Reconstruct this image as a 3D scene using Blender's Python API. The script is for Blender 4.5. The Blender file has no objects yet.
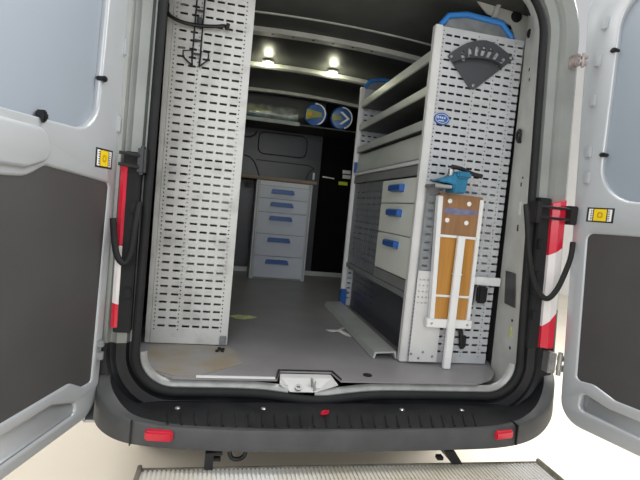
import bpy, bmesh, math, random
from mathutils import Vector, Matrix
random.seed(4)
SC = bpy.context.scene
COL = SC.collection
# ------------------------------------------------------------------ camera, world, lights, exposure
F_PX = 462.5145
CAM = Vector((-.4785, -1.812, .701))
YAW, PITCH, ROLL = .203, .0671, .0959
cam_d = bpy.data.cameras.new('camera'); cam = bpy.data.objects.new('camera', cam_d); COL.objects.link(cam)
cam_d.sensor_width = 36; cam_d.lens = F_PX / 640 * 36; cam_d.clip_start = .02
_f = Vector((math.sin(YAW)*math.cos(PITCH), math.cos(YAW)*math.cos(PITCH), -math.sin(PITCH)))
_r = Vector((math.cos(YAW), -math.sin(YAW), 0)); _u = _r.cross(_f)
_c, _s = math.cos(ROLL), math.sin(ROLL)
_r2 = _c*_r + _s*_u; _u2 = -_s*_r + _c*_u
M = Matrix(((_r2.x, _u2.x, -_f.x), (_r2.y, _u2.y, -_f.y), (_r2.z, _u2.z, -_f.z)))
cam.matrix_world = Matrix.Translation(CAM) @ M.to_4x4()
SC.camera = cam
w = bpy.data.worlds.new('world'); SC.world = w; w.use_nodes = True
w.node_tree.nodes['Background'].inputs[0].default_value = (.97, .985, 1, 1)
w.node_tree.nodes['Background'].inputs[1].default_value = .55
def area(name, loc, aim, sx, sy, power, col=(1, 1, 1)):
    l = bpy.data.lights.new(name, 'AREA'); l.shape = 'RECTANGLE'; l.size = sx; l.size_y = sy; l.energy = power; l.color = col
    o = bpy.data.objects.new(name, l); COL.objects.link(o); o.location = loc
    o.rotation_euler = (Vector(aim) - Vector(loc)).to_track_quat('-Z', 'Y').to_euler(); return o
area('rear_fill_off_frame', (-1.1, -3.6, 1.7), (.35, 1.5, .6), 3.2, 2.4, 85, (.96, .98, 1))  # added area light behind the camera, out of view; brightens racks and drawer faces
area('side_floor_fill', (2.6, .2, 3.4), (2.0, .2, -.7), 2.0, 5.0, 430, (1, .98, .95))  # added fill light out of view, brightens the floor right of the van
area('side_floor_fill', (-2.6, .6, 3.4), (-2.0, .6, -.7), 1.6, 4.0, 130, (1, .96, .9))  # added fill light out of view, lifts the floor left of the van
SC.view_settings.view_transform = 'Standard'; SC.view_settings.look = 'None'
SC.view_settings.exposure = 0.0; SC.view_settings.gamma = 1; SC.view_settings.use_curve_mapping = False

# ------------------------------------------------------------------ materials
def mat(name, col, rough=.5, metal=0.0, var=0.0, scale=6.0, col2=None, bump=0.0, bscale=60.0, spec=.5, emit=None, estr=0, alpha=1, stretch=None, trans=0, lo=.35, hi=.7):
    m = bpy.data.materials.new(name); m.use_nodes = True
    n = m.node_tree.nodes; L = m.node_tree.links; b = n['Principled BSDF']
    b.inputs['Base Color'].default_value = (*col, 1); b.inputs['Roughness'].default_value = rough; b.inputs['Metallic'].default_value = metal
    b.inputs['Specular IOR Level'].default_value = spec; b.inputs['Alpha'].default_value = alpha; b.inputs['Transmission Weight'].default_value = trans
    if emit: b.inputs['Emission Color'].default_value = (*emit, 1); b.inputs['Emission Strength'].default_value = estr
    tc = n.new('ShaderNodeTexCoord'); mp = n.new('ShaderNodeMapping'); L.new(tc.outputs['Object'], mp.inputs[0])
    if stretch: mp.inputs['Scale'].default_value = stretch
    if var or col2:
        t = n.new('ShaderNodeTexNoise'); t.inputs['Scale'].default_value = scale; t.inputs['Detail'].default_value = 6
        L.new(mp.outputs[0], t.inputs['Vector'])
        r = n.new('ShaderNodeValToRGB'); L.new(t.outputs['Fac'], r.inputs[0])
        c2 = col2 or tuple(max(0, c*(1-var)) for c in col)
        r.color_ramp.elements[0].position = lo; r.color_ramp.elements[1].position = hi
        r.color_ramp.elements[0].color = (*c2, 1); r.color_ramp.elements[1].color = (*col, 1)
        L.new(r.outputs[0], b.inputs['Base Color'])
    if bump:
        t2 = n.new('ShaderNodeTexNoise'); t2.inputs['Scale'].default_value = bscale; L.new(mp.outputs[0], t2.inputs['Vector'])
        bp = n.new('ShaderNodeBump'); bp.inputs['Strength'].default_value = bump; bp.inputs['Distance'].default_value = .004
        L.new(t2.outputs['Fac'], bp.inputs['Height']); L.new(bp.outputs[0], b.inputs['Normal'])
    return m
SILVER = mat('silver_paint', (.46, .485, .51), .32, .25, .06, 3)
SILVERG = mat('dusty_silver_paint', (.27, .285, .27), .4, .2, .18, 5)
FLANGE = mat('pale_primed_metal', (.72, .73, .69), .45, .1, .16, 9)
LIP = mat('scuffed_sill_metal', (.40, .41, .40), .4, .2, .35, 14)
RUBBER = mat('black_rubber', (.018, .019, .02), .7, 0, .2, 20, spec=.25)
PLASTIC = mat('charcoal_bumper_plastic', (.066, .068, .07), .5, 0, .3, 9, bump=.25, bscale=300)
TRIM = mat('charcoal_door_trim', (.062, .060, .061), .5, 0, .15, 4, bump=.3, bscale=400)
WBOARD = mat('blue_grey_board', (.27, .31, .36), .38, 0, .06, 2)
RACK = mat('light_grey_enamel', (.60, .605, .59), .4, .05, .3, 9, lo=.28, hi=.5)
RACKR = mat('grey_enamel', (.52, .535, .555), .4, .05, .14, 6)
RACKW = mat('white_enamel', (.66, .66, .65), .4, 0, .1, 8)
SHELF = mat('grey_green_shelf_metal', (.58, .605, .57), .4, .1, .12, 5)
SHELFSHADE = mat('shaded_shelf_metal', (.13, .135, .13), .5, .1, .3, 7)  # shade under the shelves put into a darker shelf colour
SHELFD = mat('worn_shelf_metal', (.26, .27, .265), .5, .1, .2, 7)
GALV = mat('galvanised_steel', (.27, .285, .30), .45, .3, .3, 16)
DRAWER = mat('pale_cream_drawer', (.80, .82, .74), .4, 0, .05, 4)
DRAWERB = mat('pale_blue_grey_drawer', (.54, .585, .66), .4, 0, .06, 5)
WHITE = mat('white_metal', (.78, .79, .79), .4, 0, .05, 8)
BLUE = mat('blue_plastic', (.02, .10, .36), .35, 0, .12, 12)
BLUEL = mat('bright_blue_plastic', (.035, .22, .62), .35, 0, .1, 12)
VISE = mat('blue_vise_enamel', (.025, .20, .36), .4, .1, .3, 30)
FLOORM = mat('grey_vinyl_floor', (.275, .265, .272), .42, 0, .18, 3.5, bump=.1, bscale=200)
DIRT = mat('dirty_plywood', (.285, .28, .28), .7, 0, .5, 9, col2=(.27, .225, .165))
TREAD = mat('black_step_tread', (.018, .019, .021), .5, 0, .4, 14, bump=.3, bscale=200, spec=.35)
ROOF = mat('dark_roof_lining', (.065, .07, .064), .42, 0, .3, 5)
BAR = mat('pale_roof_bar', (.76, .77, .71), .45, .2, .2, 12)
DARK = mat('matt_black', (.006, .006, .007), .9, 0, .2, 4, spec=.1)
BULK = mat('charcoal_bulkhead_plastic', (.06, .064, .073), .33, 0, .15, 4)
BULKG = mat('black_groove', (.008, .008, .009), .5)
WALLIN = mat('inner_wall_lining', (.06, .06, .06), .6, 0, .2, 4)
WOOD = mat('worn_brown_plywood', (.33, .17, .075), .5, 0, .35, 4, stretch=(9, 9, 1))
WOODO = mat('varnished_orange_plywood', (.50, .235, .045), .42, 0, .22, 3, stretch=(14, 14, 1))
WOODE = mat('worktop_edge_wood', (.25, .19, .14), .6, 0, .2, 6)
BLACK = mat('black_steel', (.02, .02, .022), .4, .3, .2, 10)
FAN = mat('dark_grey_plastic', (.062, .066, .075), .42, 0, .15, 9)
STEEL = mat('bare_steel', (.5, .5, .5), .35, .7, .3, 20)
RUST = mat('dirty_hinge_steel', (.50, .42, .40), .5, .4, .5, 40)
RED = mat('red_lens', (.62, .018, .045), .2, 0, .1, 10)
LWHITE = mat('clear_lens', (.75, .72, .72), .2, 0, .1, 12)
YEL = mat('yellow_label', (.80, .58, .01), .5)
YELD = mat('amber_print', (.52, .33, .005), .5)
STKW = mat('white_label', (.82, .82, .8), .5)
STKB = mat('black_label', (.015, .015, .02), .5)
LIME = mat('lime_label', (.62, .70, .04), .5)
PAPER = mat('crumpled_paper', (.72, .72, .7), .8, 0, .3, 60)
LEAF = mat('yellow_green_tape', (.72, .75, .35), .7, 0, .25, 40)
FOAM = mat('cloudy_plastic_wrap', (.40, .45, .43), .15, 0, .6, 14, spec=.8, bump=.8, bscale=25)
TAPEG = mat('yellow_green_stripe', (.30, .33, .06), .4, 0, .4, 12)
CONCRETE = mat('cream_workshop_floor', (.78, .72, .62), .45, 0, .08, 1.2, col2=(.70, .63, .52))
PLASTER = mat('white_painted_wall', (.9, .9, .9), .7, 0, .03, 2)
ALU = mat('ribbed_aluminium', (.78, .77, .74), .5, .1, 0, 2.2, col2=(.55, .49, .36), lo=.3, hi=.62)
ALUS = mat('dirty_aluminium', (.33, .31, .25), .5, .4, .4, 25)
CHAN = mat('grey_aluminium_channel', (.55, .565, .54), .4, .3, .15, 8)
LAMP = mat('lamp_diffuser', (1, 1, .85), .4, emit=(1, 1, .62), estr=30)
SMEAR = mat('blue_grey_smear', (.20, .21, .34), .5, 0, .4, 30)
TYRE = mat('tyre_rubber', (.02, .02, .02), .8)

# ------------------------------------------------------------------ mesh helpers
ORG = {}
class MB:
    def __init__(s): s.bm = bmesh.new()
    def quad(s, *p): s.bm.faces.new([s.bm.verts.new(q) for q in p])
    def box(s, x0, x1, y0, y1, z0, z1, bev=0, xf=None):
        t = bmesh.new(); r = bmesh.ops.create_cube(t, size=1)
        for v in t.verts: v.co = Vector((x0+(v.co.x+.5)*(x1-x0), y0+(v.co.y+.5)*(y1-y0), z0+(v.co.z+.5)*(z1-z0)))
        if bev: bmesh.ops.bevel(t, geom=list(t.edges), offset=bev, segments=2, affect='EDGES')
        s.add(t, xf); return s
    def add(s, t, xf=None):
        if xf: 
            for v in t.verts: v.co = xf(v.co)
        m = bpy.data.meshes.new('t'); t.to_mesh(m); t.free(); s.bm.from_mesh(m); bpy.data.meshes.remove(m)
    def prism(s, pts, d, y0, y1, axis='y', bev=0, xf=None):   # polygon (a,b) extruded along axis
        t = bmesh.new()
        def P(a, b, y): return {'y': (a, y, b), 'x': (y, a, b), 'z': (a, b, y)}[axis]
        A = [t.verts.new(P(a, b, y0)) for a, b in pts]; B = [t.verts.new(P(a, b, y1)) for a, b in pts]
        t.faces.new(A); t.faces.new(B[::-1]); n = len(pts)
        for i in range(n): t.faces.new((A[i], B[i], B[(i+1) % n], A[(i+1) % n]))
        bmesh.ops.recalc_face_normals(t, faces=t.faces)
        if bev: bmesh.ops.bevel(t, geom=list(t.edges), offset=bev, segments=2, affect='EDGES')
        s.add(t, xf); return s
    def tube(s, pts, r, n=10, closed=False, xf=None, cap=True, r2=None):
        t = bmesh.new(); pts = [Vector(p) for p in pts]; N = len(pts); rings = []
        prev = None
        for i, p in enumerate(pts):
            a = pts[i-1] if (i or closed) else p; b = pts[(i+1) % N] if (i < N-1 or closed) else p
            d = (b-a).normalized()
            if prev is None: u = d.orthogonal().normalized()
            else: u = (prev - d*prev.dot(d)).normalized()
            prev = u; v = d.cross(u); rr = r if r2 is None else r+(r2-r)*i/(N-1)
            rings.append([t.verts.new(p+rr*(math.cos(2*math.pi*k/n)*u+math.sin(2*math.pi*k/n)*v)) for k in range(n)])
        for i in range(N if closed else N-1):
            A, B = rings[i], rings[(i+1) % N]
            for k in range(n): t.faces.new((A[k], A[(k+1) % n], B[(k+1) % n], B[k]))
        if cap and not closed: t.faces.new(rings[0][::-1]); t.faces.new(rings[-1])
        bmesh.ops.recalc_face_normals(t, faces=t.faces)
        s.add(t, xf); return s
    def lathe(s, prof, c, ax, n=28):     # prof: (radius, height along ax)
        t = bmesh.new(); ax = Vector(ax).normalized(); u = ax.orthogonal().normalized(); v = ax.cross(u); c = Vector(c); R = []
        for r, h in prof: R.append([t.verts.new(c+ax*h+max(r, 1e-4)*(math.cos(2*math.pi*k/n)*u+math.sin(2*math.pi*k/n)*v)) for k in range(n)])
        for A, B in zip(R, R[1:]):
            for k in range(n): t.faces.new((A[k], A[(k+1) % n], B[(k+1) % n], B[k]))
        bmesh.ops.remove_doubles(t, verts=t.verts, dist=2e-4); bmesh.ops.recalc_face_normals(t, faces=t.faces); s.add(t); return s
    def perf(s, x0, x1, z0, z1, holes, P):    # holes: list of (a0,a1,[(b0,b1)...]) columns; P maps (a,b) to a point
        xs = sorted({x0, x1, *[h[0] for h in holes], *[h[1] for h in holes]})
        for i in range(len(xs)-1):
            xm = (xs[i]+xs[i+1])/2; iv = []
            for a0, a1, rows in holes:
                if a0 < xm < a1: iv = rows
            z = z0
            for b0, b1 in [(b0, b1) for b0, b1 in iv if z0 < b0 and b1 < z1]+[(z1, z1)]:
                if b0 > z: s.quad(P(xs[i], z), P(xs[i+1], z), P(xs[i+1], b0), P(xs[i], b0))
                z = b1
        return s
    def build(s, name, m, parent=None, smooth=False, solid=0, label=None, bevel=0, stuff=False):
        o_ = ORG.get(parent.name, Vector((0, 0, 0))) if parent else Vector((0, 0, 0))
        for v in s.bm.verts: v.co -= o_
        me = bpy.data.meshes.new(name); s.bm.to_mesh(me); s.bm.free(); me.materials.append(m)
        o = bpy.data.objects.new(name, me); COL.objects.link(o)
        if parent: o.parent = parent
        ORG[o.name] = o_
        if smooth:
            for p in me.polygons: p.use_smooth = True
            e = o.modifiers.new('split', 'EDGE_SPLIT'); e.split_angle = math.radians(38)
        if solid: k = o.modifiers.new('solid', 'SOLIDIFY'); k.thickness = solid; k.offset = 0
        if bevel: k = o.modifiers.new('bev', 'BEVEL'); k.width = bevel; k.segments = 2; k.limit_method = 'ANGLE'
        if label: o['label'] = label
        if stuff: o['kind'] = 'stuff'
        return o
def thing(name, label, cat, loc, group=None):
    o = bpy.data.objects.new(name, None); COL.objects.link(o); o.location = loc; o.empty_display_size = .05
    ORG[o.name] = Vector(loc); o['label'] = label; o['category'] = cat
    if group: o['group'] = group
    return o
def single(mb, name, m, label, cat, loc, group=None, **k):
    """a thing that is one mesh, its origin at loc"""
    for v in mb.bm.verts: v.co -= Vector(loc)
    o = mb.build(name, m, **k); o.location = loc; ORG[o.name] = Vector(loc); o['label'] = label; o['category'] = cat
    if group: o['group'] = group
    return o
def struct(mb, name, m):
    o = mb.build(name, m); o['kind'] = 'structure'; return o
def rpoly(cs, n=7, off=0.0):     # cs: CCW corners (x,y,r); edges pushed outward by off
    N = len(cs); P = [Vector(c[:2]) for c in cs]; Q = []
    for i in range(N):
        a, b, c = P[i-1], P[i], P[(i+1) % N]
        d1 = (b-a).normalized(); d2 = (c-b).normalized(); n1 = Vector((d1.y, -d1.x)); n2 = Vector((d2.y, -d2.x))
        k = 1+n1.dot(n2); Q.append(b+(n1+n2)*off/k)
    out = []
    for i in range(N):
        a, b, c = Q[i-1], Q[i], Q[(i+1) % N]; d1 = (a-b).normalized(); d2 = (c-b).normalized()
        convex = (b-a).x*(c-b).y-(b-a).y*(c-b).x > 0
        r = max(.001, cs[i][2]+(off if convex else -off)); th = math.acos(max(-1, min(1, d1.dot(d2))))
        t = r/math.tan(th/2); ctr = b+(d1+d2).normalized()*(r/math.sin(th/2))
        s0 = b+d1*t-ctr; s1 = b+d2*t-ctr; a0 = math.atan2(s0.y, s0.x); a1 = math.atan2(s1.y, s1.x); da = (a1-a0+math.pi) % (2*math.pi)-math.pi
        out += [(ctr.x+r*math.cos(a0+da*k/n), ctr.y+r*math.sin(a0+da*k/n)) for k in range(n+1)]
    return out
def plate(mb, outer, holes, t0, t1, bev, xf):     # flat plate with holes, bevelled; xf maps (s, depth, z)
    cu = bpy.data.curves.new('p', 'CURVE'); cu.dimensions = '2D'; cu.fill_mode = 'BOTH'
    cu.extrude = (t1-t0)/2-bev; cu.bevel_depth = bev; cu.bevel_resolution = 2; cu.offset = 0
    for pts in [outer]+holes:
        sp = cu.splines.new('POLY'); sp.points.add(len(pts)-1); sp.use_cyclic_u = True
        for q, p in zip(sp.points, pts): q.co = (p[0], p[1], 0, 1)
    o = bpy.data.objects.new('p', cu); COL.objects.link(o)
    dg = bpy.context.evaluated_depsgraph_get(); me = bpy.data.meshes.new_from_object(o.evaluated_get(dg))
    bpy.data.objects.remove(o); bpy.data.curves.remove(cu)
    t = bmesh.new(); t.from_mesh(me); bpy.data.meshes.remove(me)
    bmesh.ops.remove_doubles(t, verts=t.verts, dist=1e-5)
    tm = (t0+t1)/2
    for v in t.verts: v.co = Vector(xf(v.co.x, tm+v.co.z, v.co.y))
    bmesh.ops.recalc_face_normals(t, faces=t.faces); mb.add(t)
def spline(P, n=6):
    P = [Vector(p) for p in P]; P = [2*P[0]-P[1]]+P+[2*P[-1]-P[-2]]; out = []
    for i in range(1, len(P)-2):
        for k in range(n):
            t = k/n; a, b, c, d = P[i-1:i+3]; out.append(.5*((2*b)+(c-a)*t+(2*a-5*b+4*c-d)*t*t+(3*b-a-3*c+d)*t**3))
    return out+[P[-2]]
def ident(s, t, z): return (s, t, z)
def each(name, m, parent, mbs, **k): return [q.build(name, m, parent, **k) for q in mbs]
from mathutils.bvhtree import BVHTree
def snap(o, p):      # nearest point on a part and its normal
    bm_ = bmesh.new(); bm_.from_mesh(o.data); T = BVHTree.FromBMesh(bm_); q, n, i, d = T.find_nearest(Vector(p)-ORG[o.name]); bm_.free()
    q = q+ORG[o.name]; return q, (n if n.dot(CAM-q) > 0 else -n)
def scr(x, y, z, r=.006, h=.004, ax=(0, -1, 0)): return [(r*1.0, 0), (r, h*.5), (r*.6, h), (0, h)], (x, y, z), ax

# ------------------------------------------------------------------ setting: the workshop
G = -.68
struct(MB().box(-6, 7, -8, 9, G-.1, G), 'floor', CONCRETE)
struct(MB().box(-6, 7, 9, 9.2, G, 4.5), 'wall_back', PLASTER)
struct(MB().box(-6.2, -6, -8, 9, G, 4.5), 'wall_left', PLASTER)
struct(MB().box(7, 7.2, -8, 9, G, 4.5), 'wall_right', PLASTER)

# ------------------------------------------------------------------ the van
van = thing('van', 'silver panel van seen from behind with both rear doors swung open', 'van', (.05, 1.2, G))
OPEN = [(-.765, -.042, .14), (.85, -.042, .13), (.745, 1.72, .22), (-.75, 1.72, .20)]
INNER = [(-.85, -.14, .12), (.888, -.14, .13), (.853, 1.80, .10), (-.83, 1.80, .10)]
def ring(o, cs=None):
    Q = rpoly(cs or OPEN, 10, o); P = []
    for c, m in ((0, 60), (1, 40), (2, 12), (3, 40)):      # straight edges cut into short lengths
        P += Q[c*11:c*11+11]; a, b = P[-1], Q[(c*11+11) % 44]
        P += [(a[0]+(b[0]-a[0])*k/m, a[1]+(b[1]-a[1])*k/m) for k in range(1, m)]
    return [(x, z-(.027*math.exp(-((x+.06)/.17)**2) if z < .0 else 0)) for x, z in P]
def loft(profile, keep, mb):
    R = [[Vector((x, q[1], z)) for x, z in ring(q[0], q[2] if len(q) > 2 else None)] for q in profile]; n = len(R[0])
    for A, B in zip(R, R[1:]):
        for k in range(n):
            j = (k+1) % n
            if keep((A[k]+A[j])/2): mb.quad(A[k], A[j], B[j], B[k])
    bmesh.ops.remove_doubles(mb.bm, verts=mb.bm.verts, dist=1e-5); bmesh.ops.recalc_face_normals(mb.bm, faces=mb.bm.faces)
    return mb
# cargo floor with the lock notch in its rear edge
fl = MB()
fo = [(-.63, -.003), (-.226, -.003), (-.205, .095), (.02, .095), (.04, -.003), (.66, -.003), (.76, .05), (.83, .13), (.90, .3), (.90, 2.95), (-.86, 2.95), (-.86, .3), (-.77, .1), (-.72, .05)]
fl.prism(fo, 0, -.007, 0, 'z'); fl.build('cargo_floor', FLOORM, van, label='grey vinyl load floor of the van')
fl = MB()
for pts in ([(-.77, .40), (-.60, .41), (-.42, .40), (-.38, .30), (-.36, .17), (-.44, .10), (-.545, .012), (-.63, .012), (-.71, .06), (-.755, .12)],):
    fl.prism(pts, 0, .0005, .0025, 'z')
fl.build('floor_edge', DIRT, van, label='dirty bare patch at the left end of the load floor')
MB().box(-.545, -.235, -.002, .016, .0005, .005, .001).build('edge_strip', WHITE, van, label='white edging strip on the load floor')
MB().lathe([(.0, .001), (.02, .001), (.02, .004), (0, .005)], (.175, .065, 0), (0, 0, 1), 20).build('floor_ring', RUBBER, van, label='black tie-down socket in the floor')
# striker well
t = MB(); t.prism([(-.226, .005), (-.205, .095), (.02, .095), (.04, .005), (.046, .005), (.028, .105), (-.213, .105), (-.232, .005)], 0, .0005, .004, 'z'); t.build('notch_edge', BULKG, van, label='dark edge of the floor notch')
t = MB()
A = [(-.203, .093, -.012), (.018, .093, -.012), (.012, .06, -.016), (-.198, .06, -.016)]
t.quad(*A); t.quad((-.198, .06, -.016), (.012, .06, -.016), (-.062, -.004, -.050), (-.168, -.004, -.050))
t.quad((-.203, .093, -.012), (-.198, .06, -.016), (-.168, -.004, -.050), (-.215, .0, -.02)); t.quad((.018, .093, -.012), (.012, .06, -.016), (-.062, -.004, -.050), (.03, .0, -.02))
pass
bmesh.ops.remove_doubles(t.bm, verts=t.bm.verts, dist=1e-5); bmesh.ops.recalc_face_normals(t.bm, faces=t.bm.faces)
st = t.build('striker_well', RACKW, van, solid=.003, label='white lock striker well in the sill')
t = MB().lathe([(.015, 0), (.015, .012), (.007, .012), (.007, .004), (0, .004)], (-.135, .012, -.043), (0, -.5, .87), 18); t.build('striker_socket', STEEL, st)
t = MB().tube([(-.075, .02, -.04), (-.080, .02, .0), (-.068, .012, -.012), (-.068, .0, -.045)], .005); t.build('striker_loop', STEEL, st)
MB().box(-.15, -.04, .004, .014, -.052, -.044, .002).build('striker_bar', STEEL, st)
# body: inner reveal, seal, pillars
t = loft([(.0, .25, INNER), (.022, .06), (.008, .025), (0, .0)], lambda c: c.z > -.13, MB())
rv = t.build('inner_pillar', FLANGE, van, smooth=True, label='pale metal pillar inside the door opening')
for y, z, h in ((.10, .90, .018), (.085, .93, .010), (.10, .70, .03), (.10, .44, .012), (.085, .27, .012), (.09, .22, .012), (.085, .14, .014), (.12, 1.42, .014), (.10, 1.37, .012)):
    q, n = snap(rv, (.86-.03*z, y, z)); fr = n.to_track_quat('Z', 'Y').to_matrix()
    MB().box(-.006, .006, -h/2, h/2, -.001, .002, .0005, lambda c, q=q, fr=fr: q+fr @ Vector((c.x, c.y, c.z))).build('pillar_slot', BULKG, rv)
def onpatch(y0, y1, z0, z1, lift=.004, sk=.02):
    t = MB(); N = 6
    for dl in (lift,):
        g = []
        for i in range(N+1):
            row = []
            for j in range(N+1):
                z = z0+(z1-z0)*j/N; y = y0+(y1-y0)*i/N+sk*j/N; q, n = snap(rv, (.86-.03*z, y, z)); row.append(q+n*dl)
            g.append(row)
        for i in range(N):
            for j in range(N): t.quad(g[i][j], g[i+1][j], g[i+1][j+1], g[i][j+1])
    bmesh.ops.remove_doubles(t.bm, verts=t.bm.verts, dist=1e-6); return t
onpatch(.06, .165, .335, .49).build('pillar_patch', PLASTIC, rv, solid=.005, label='dark grey pad on the right pillar')
onpatch(.075, .10, .76, .82, .003, 0).build('pillar_tag', WHITE, rv, solid=.003, label='white tag on the right pillar')
onpatch(.075, .10, .19, .24, .003, 0).build('pillar_tag', LEAF, rv, solid=.003, label='yellowish tag low on the right pillar')
q, n = snap(rv, (.83, .16, 1.13)); fr = n.to_track_quat('Z', 'Y').to_matrix()
t = MB().tube([q+fr @ Vector((.026*math.cos(k*math.pi/8), .026*math.sin(k*math.pi/8), .012)) for k in range(16)], .0065, 8, True); t.box(-.008, .008, -.035, -.015, -.004, .014, .002, lambda c: q+fr @ c)
t.build('tie_ring', BLACK, rv, label='dark tie-down ring on the right pillar')
for p, r in (((.72, .12, 1.645), .028), ((.78, .2, 1.60), .02), ((.62, .2, 1.75), .016)):
    q, n = snap(rv, p); MB().lathe([(r, -.002), (r, .006), (r*.5, .011), (0, .011)], q, n, 20).build('grommet', RUBBER, rv, label='round black plug in the roof corner')
t = MB(); t.tube([(x, -.016, z) for x, z in ring(.009)], .0165, 12, True); t.build('weather_seal', RUBBER, van, smooth=True, label='black rubber seal round the door opening')
prof = [(.006, .0), (.034, .002), (.042, -.018), (.075, -.026), (.088, -.016), (.098, -.016), (.108, -.03), (.16, -.034), (.178, -.02), (.185, .06)]
loft(prof, lambda c: c.z > (.34 if c.x > 0 else .12), MB()).build('rear_pillar', SILVERG, van, smooth=True, label='dusty silver rear pillars and header')
loft(prof, lambda c: c.z <= (.34 if c.x > 0 else .12) and c.z > -.14, MB()).build('lower_rear_trim', TREAD, van, smooth=True, label='charcoal plastic trim below the tail lights')
loft([(-.030, .012), (-.026, .003), (-.018, -.003), (-.010, -.008), (-.004, -.006)], lambda c: c.z < .10 and not (-.170 < c.x < -.060 and c.z < 0), MB()).build('sill_lip', LIP, van, smooth=True, label='scuffed pale metal lip of the sill')
# outer shell
t = MB()
for A, B in (((-.955, .05, -.2), (-.93, .05, 1.85)), ((1.03, .05, -.2), (.92, .05, 1.85))):
    a, b = Vector(A), Vector(B); s = Vector((0, 3.3, 0)); t.quad(a, b, b+s, a+s)
a, b = Vector((-.93, .03, 1.85)), Vector((.92, .03, 1.85)); s = Vector((0, 3.3, 0)); t.quad(a, b, b+s, a+s)
t.quad((-.955, 3.35, -.2), (1.03, 3.35, -.2), (.92, 3.35, 1.85), (-.93, 3.35, 1.85)); t.quad((-.955, .05, -.2), (1.03, .05, -.2), (1.03, 3.35, -.2), (-.955, 3.35, -.2))
t.build('body_shell', SILVER, van, solid=.01)
# rear roof corner
t = MB(); t.prism([(.62, 1.775), (.905, 1.755), (.905, 1.42), (.872, 1.42), (.866, 1.60), (.82, 1.69), (.68, 1.725)], 0, .325, .335, 'y', .002); t.prism([(.70, 1.70), (.72, 1.70), (.74, 1.775), (.72, 1.775)], 0, .30, .325, 'y', .003)
gu = t.build('corner_gusset', FLANGE, van, label='pale metal gusset in the rear roof corner')
MB().lathe([(.028, 0), (.028, .007), (.014, .011), (0, .011)], (.838, .325, 1.735), (0, -1, 0), 20).build('grommet', RUBBER, gu, label='black plug in the corner gusset')
# interior lining
t = MB().box(-.93, -.89, .3, 3.0, 0, 1.8); t.build('side_lining', WALLIN, van, label='dark lining on the left side wall')
t = MB().box(.93, .97, .3, 3.0, 0, 1.8); t.build('side_lining', WALLIN, van, label='dark lining on the right side wall')
def arch(x): return 1.80-.05*((x-.02)/.9)**2
t = MB(); xs = [-.93+.1*i for i in range(20)]
for a, b in zip(xs, xs[1:]): t.quad((a, .12, arch(a)), (b, .12, arch(b)), (b, 3.0, arch(b)), (a, 3.0, arch(a)))
bmesh.ops.remove_doubles(t.bm, verts=t.bm.verts, dist=1e-5); t.build('roof_lining', ROOF, van, smooth=True, solid=.01, label='dark lining under the roof')
def roofbar(y, w, h, nm, m, lab, holes=False):
    t = MB()
    for a, b in zip(xs, xs[1:]):
        A, B = arch(a)-.008, arch(b)-.008
        for p in (((a, y-w, A-h), (b, y-w, B-h), (b, y+w, B-h), (a, y+w, A-h)), ((a, y-w, A), (b, y-w, B), (b, y-w, B-h), (a, y-w, A-h)), ((a, y+w, A-h), (b, y+w, B-h), (b, y+w, B), (a, y+w, A))): t.quad(*p)
    bmesh.ops.remove_doubles(t.bm, verts=t.bm.verts, dist=1e-5); bmesh.ops.recalc_face_normals(t.bm, faces=t.bm.faces)
    o = t.build(nm, m, van, label=lab)
    if holes:
        for i in range(7):
            x = -.42+.13*i; MB().lathe([(.008, -.001), (.008, .0015), (0, .0015)], (x, y-.01, arch(x)-.008-h), (0, 0, -1), 10).build('bar_hole', BULKG, o)
roofbar(.93, .006, .008, 'roof_seam', BAR, 'thin pale seam nearest the doors under the roof')
roofbar(1.19, .035, .03, 'roof_bar', BAR, 'pale roof bar with holes nearest the doors', True)
roofbar(1.92, .03, .03, 'roof_bar', BAR, 'pale roof bar carrying the two lit lamps')
roofbar(2.74, .03, .03, 'roof_bar', BAR, 'pale roof bar above the bulkhead')
# bulkhead
t = MB(); rr = rpoly([(-.235, 1.19, .07), (.27, 1.19, .07), (.27, 1.42, .07), (-.235, 1.42, .07)])
plate(t, [(-.92, 0), (.42, 0), (.42, 1.78), (-.92, 1.78)], [rr], 2.90, 2.95, .004, ident)
bh = t.build('bulkhead', BULK, van, label='moulded charcoal bulkhead with a rounded panel')
t = MB(); plate(t, rpoly([(-.222, 1.203, .06), (.257, 1.203, .06), (.257, 1.407, .06), (-.222, 1.407, .06)]), [], 2.905, 2.94, .008, ident); t.build('rounded_panel', BULK, bh)
each('moulded_groove', BULKG, bh, [MB().tube([(-.36, 2.899, 1.16), (-.30, 2.899, 1.15), (-.25, 2.899, 1.10), (-.215, 2.899, 1.03), (-.19, 2.899, .97)], .006, 6), MB().tube([(-.40, 2.899, 1.34), (-.31, 2.899, 1.345), (-.27, 2.899, 1.37), (-.25, 2.899, 1.41)], .009, 6), MB().tube([(-.235, 2.899, 1.13), (.30, 2.899, 1.13), (.36, 2.899, 1.10)], .004, 6), MB().tube([(.36, 2.899, 1.10), (.31, 2.899, 1.06), (.29, 2.899, 1.0), (.28, 2.899, .97)], .005, 6)])
t = MB().box(.425, .93, 2.86, 2.95, 0, 1.78, .01); bd = t.build('bulkhead_panel', DARK, van, label='black right half of the bulkhead')  # right section drawn as a separate near-black panel
t = MB().box(-.9, .93, 2.85, 2.90, .003, .05, .008); t.build('bulkhead_sill', CHAN, van, label='grey strip along the foot of the bulkhead')
MB().box(.62, .715, 2.853, 2.859, .965, 1.0, .001).build('label_patch', LIME, bd, label='lime label on the black bulkhead')
MB().box(.655, .74, 2.853, 2.859, 1.035, 1.073, .001).build('label_patch', STKW, bd, label='lower white label on the black bulkhead'); MB().box(.65, .735, 2.853, 2.859, 1.085, 1.12, .001).build('label_patch', STKW, bd, label='upper white label on the black bulkhead')
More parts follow.
